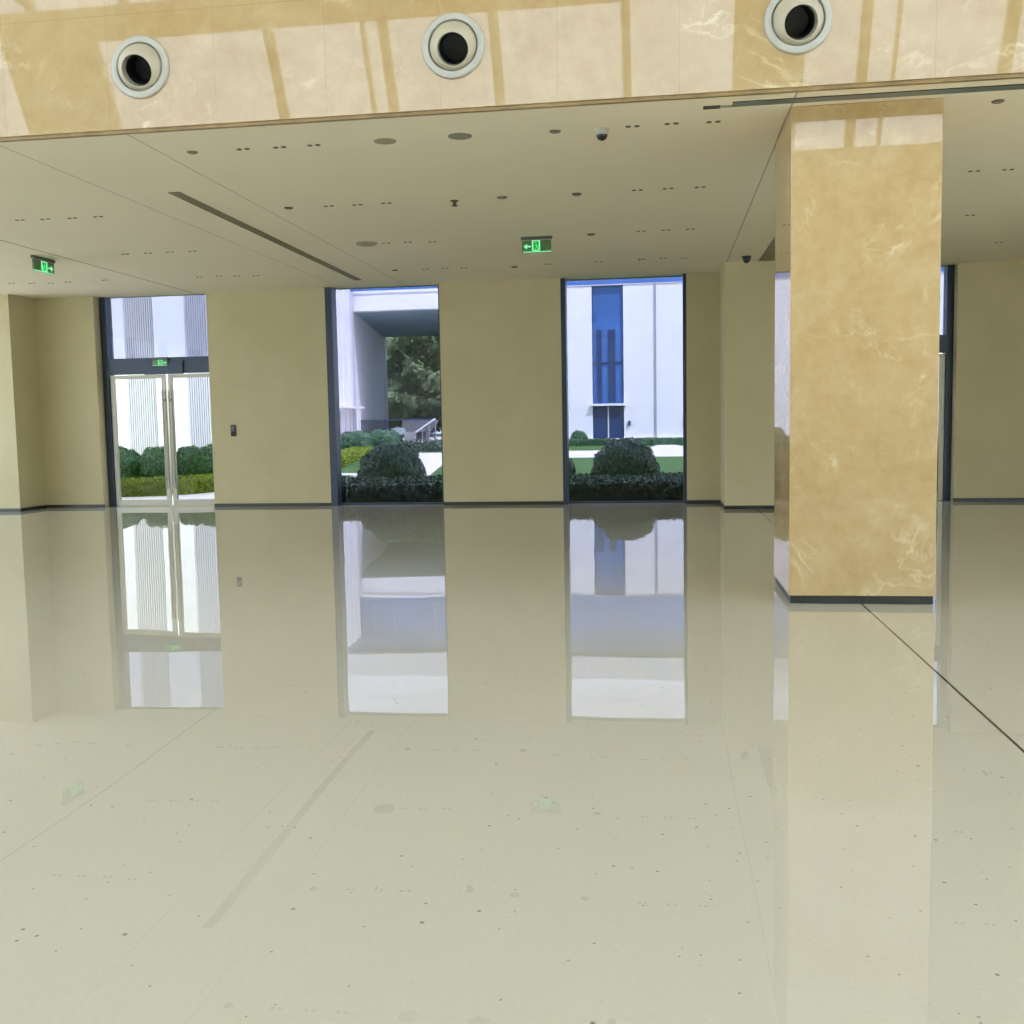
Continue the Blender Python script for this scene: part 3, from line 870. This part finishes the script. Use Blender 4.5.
bm = BM(); tube(bm, (-14.95, 0, 1.10), (-13.7, 0, 1.92), .06, 8); obj('handrail', bm, 'facade', rl)
for k in range(4):
    f = k / 3
    bm = BM(); tube(bm, (-14.95 + 1.25 * f, 0, .0 if k < 3 else .5), (-14.95 + 1.25 * f, 0, 1.10 + .82 * f), .03, 6); obj('post', bm, 'concrete', rl)
bl = thing('glass_balustrade', 'low glass balustrade along the left side of the terrace', 'balustrade', (0, 70, .58))
obj('pane', boxes((-20.8, -15.5, 0, .03, 0.05, 1.35)), 'glass_clear', bl)
obj('top_rail', boxes((-20.8, -15.5, -.02, .05, 1.35, 1.41)), 'bluedark', bl)
for x in (-20.8, -19, -17.3, -15.55):
    obj('post', boxes((x, x + .06, -.02, .05, 0, 1.35)), 'bluedark', bl)
tag(obj('lamp_post', boxes((-20.95, -20.85, 69.6, 69.7, .58, 3.3)), 'facade_grey'), 'slim pale post at the left end of the glass balustrade', 'post')

# trees beyond the portal
def tree(x, y, h, r, seed, label):
    t = thing('tree', label, 'tree', (x, y, -.03), 'trees behind the portal')
    bm = BM(); tube(bm, (0, 0, 0), (.1, 0, h * .6), .22, 8, .12); obj('trunk', bm, 'bark', t)
    rnd = random.Random(seed); bm = BM()
    for k in range(14):
        c = Vector((rnd.uniform(-.7, .7) * r, rnd.uniform(-.5, .5) * r, h * rnd.uniform(.12, .92)))
        rr = r * rnd.uniform(.35, .6)
        sub = BM(); bmesh.ops.create_icosphere(sub, subdivisions=2, radius=rr * .8, matrix=Matrix.Translation(c))
        tmp = bpy.data.meshes.new('t'); sub.to_mesh(tmp); sub.free(); bm.from_mesh(tmp); bpy.data.meshes.remove(tmp)
        for _ in range(260):
            d = Vector([rnd.gauss(0, 1) for _ in range(3)]).normalized()
            p = c + d * rr * rnd.uniform(.8, 1.1)
            n = (d + Vector([rnd.uniform(-.8, .8) for _ in range(3)])).normalized()
            u = n.cross(Vector([rnd.uniform(-1, 1) for _ in range(3)])).normalized(); w_ = n.cross(u); s = .28 * rnd.uniform(.6, 1.3)
            bm.faces.new([bm.verts.new(p + u * s), bm.verts.new(p + w_ * s * .6), bm.verts.new(p - u * s), bm.verts.new(p - w_ * s * .6)])
    obj('foliage', bm, 'leaf_tree', t)
for k, (x, y, h, r) in enumerate(((-30, 112, 14, 3.4), (-26.5, 110, 13, 3.2), (-23.2, 113, 15, 3.6), (-19.5, 111, 13.5, 3.4), (-28, 119, 18, 4), (-22, 120, 18, 4.2), (-16, 118, 17, 4))):
    tree(x, y, h, r, 50 + k, ['leftmost tree behind the portal', 'yellow-green tree left of centre in the portal', 'tall tree in the middle of the portal',
        'tree at the right edge of the portal view', 'far tall tree behind the left trees of the portal', 'far tall tree behind the middle tree of the portal', 'far tree hidden behind the wall panel right of the portal view'][k])

# ------------------------------------------------------------------ light
sc = bpy.context.scene
wd = bpy.data.worlds.new('World'); sc.world = wd; wd.use_nodes = True
nt = wd.node_tree; bg = nt.nodes['Background']
tc = nt.nodes.new('ShaderNodeTexCoord'); sp = nt.nodes.new('ShaderNodeSeparateXYZ'); rp = nt.nodes.new('ShaderNodeValToRGB')
nt.links.new(tc.outputs['Generated'], sp.inputs[0]); nt.links.new(sp.outputs[2], rp.inputs[0]); nt.links.new(rp.outputs[0], bg.inputs[0])
e = rp.color_ramp.elements
e[0].position = 0.0; e[0].color = (1.0, .97, .93, 1); e[1].position = .8; e[1].color = (.66, .80, 1.0, 1)
SKY = 3.2
bg.inputs[1].default_value = SKY
sd = bpy.data.lights.new('sun', 'SUN'); sd.energy = 8.0; sd.angle = .009; sd.color = (1, .96, .90)
so = bpy.data.objects.new('sun', sd); C.objects.link(so)
so.rotation_euler = Vector((-.42, .38, -.82)).to_track_quat('-Z', 'Y').to_euler()
so.location = (20, -20, 40)

# ------------------------------------------------------------------ camera
f, pit, rol, yaw = 1027.95, 0.0852155, -0.0182409, 0.144986
cy_, sy_, cp, sp_ = math.cos(yaw), math.sin(yaw), math.cos(pit), math.sin(pit)
fw = Vector((-sy_ * cp, cy_ * cp, -sp_)); r = Vector((cy_, sy_, 0)); u = r.cross(fw)
r2 = r * math.cos(rol) + u * math.sin(rol); u2 = -r * math.sin(rol) + u * math.cos(rol)
cd = bpy.data.cameras.new('camera'); cam = bpy.data.objects.new('camera', cd); C.objects.link(cam)
cd.sensor_width = 36; cd.lens = f * 36 / 1024; cd.clip_end = 400; cd.clip_start = .05
m = Matrix((r2, u2, -fw)).transposed().to_4x4(); m.translation = (0, 0, 1.5)
cam.matrix_world = m
sc.camera = cam
sc.view_settings.view_transform = 'Standard'; sc.view_settings.look = 'None'
sc.view_settings.gamma = 1; sc.view_settings.use_curve_mapping = False
sc.view_settings.exposure = 0.84
sc.cycles.use_denoising = True
sc.cycles.denoising_prefilter = 'ACCURATE'
sc.cycles.use_adaptive_sampling = False
sc.cycles.caustics_reflective = False; sc.cycles.caustics_refractive = False
sc.cycles.max_bounces = 10; sc.cycles.diffuse_bounces = 5; sc.cycles.glossy_bounces = 4; sc.cycles.transparent_max_bounces = 12
sc.cycles.sample_clamp_indirect = 6
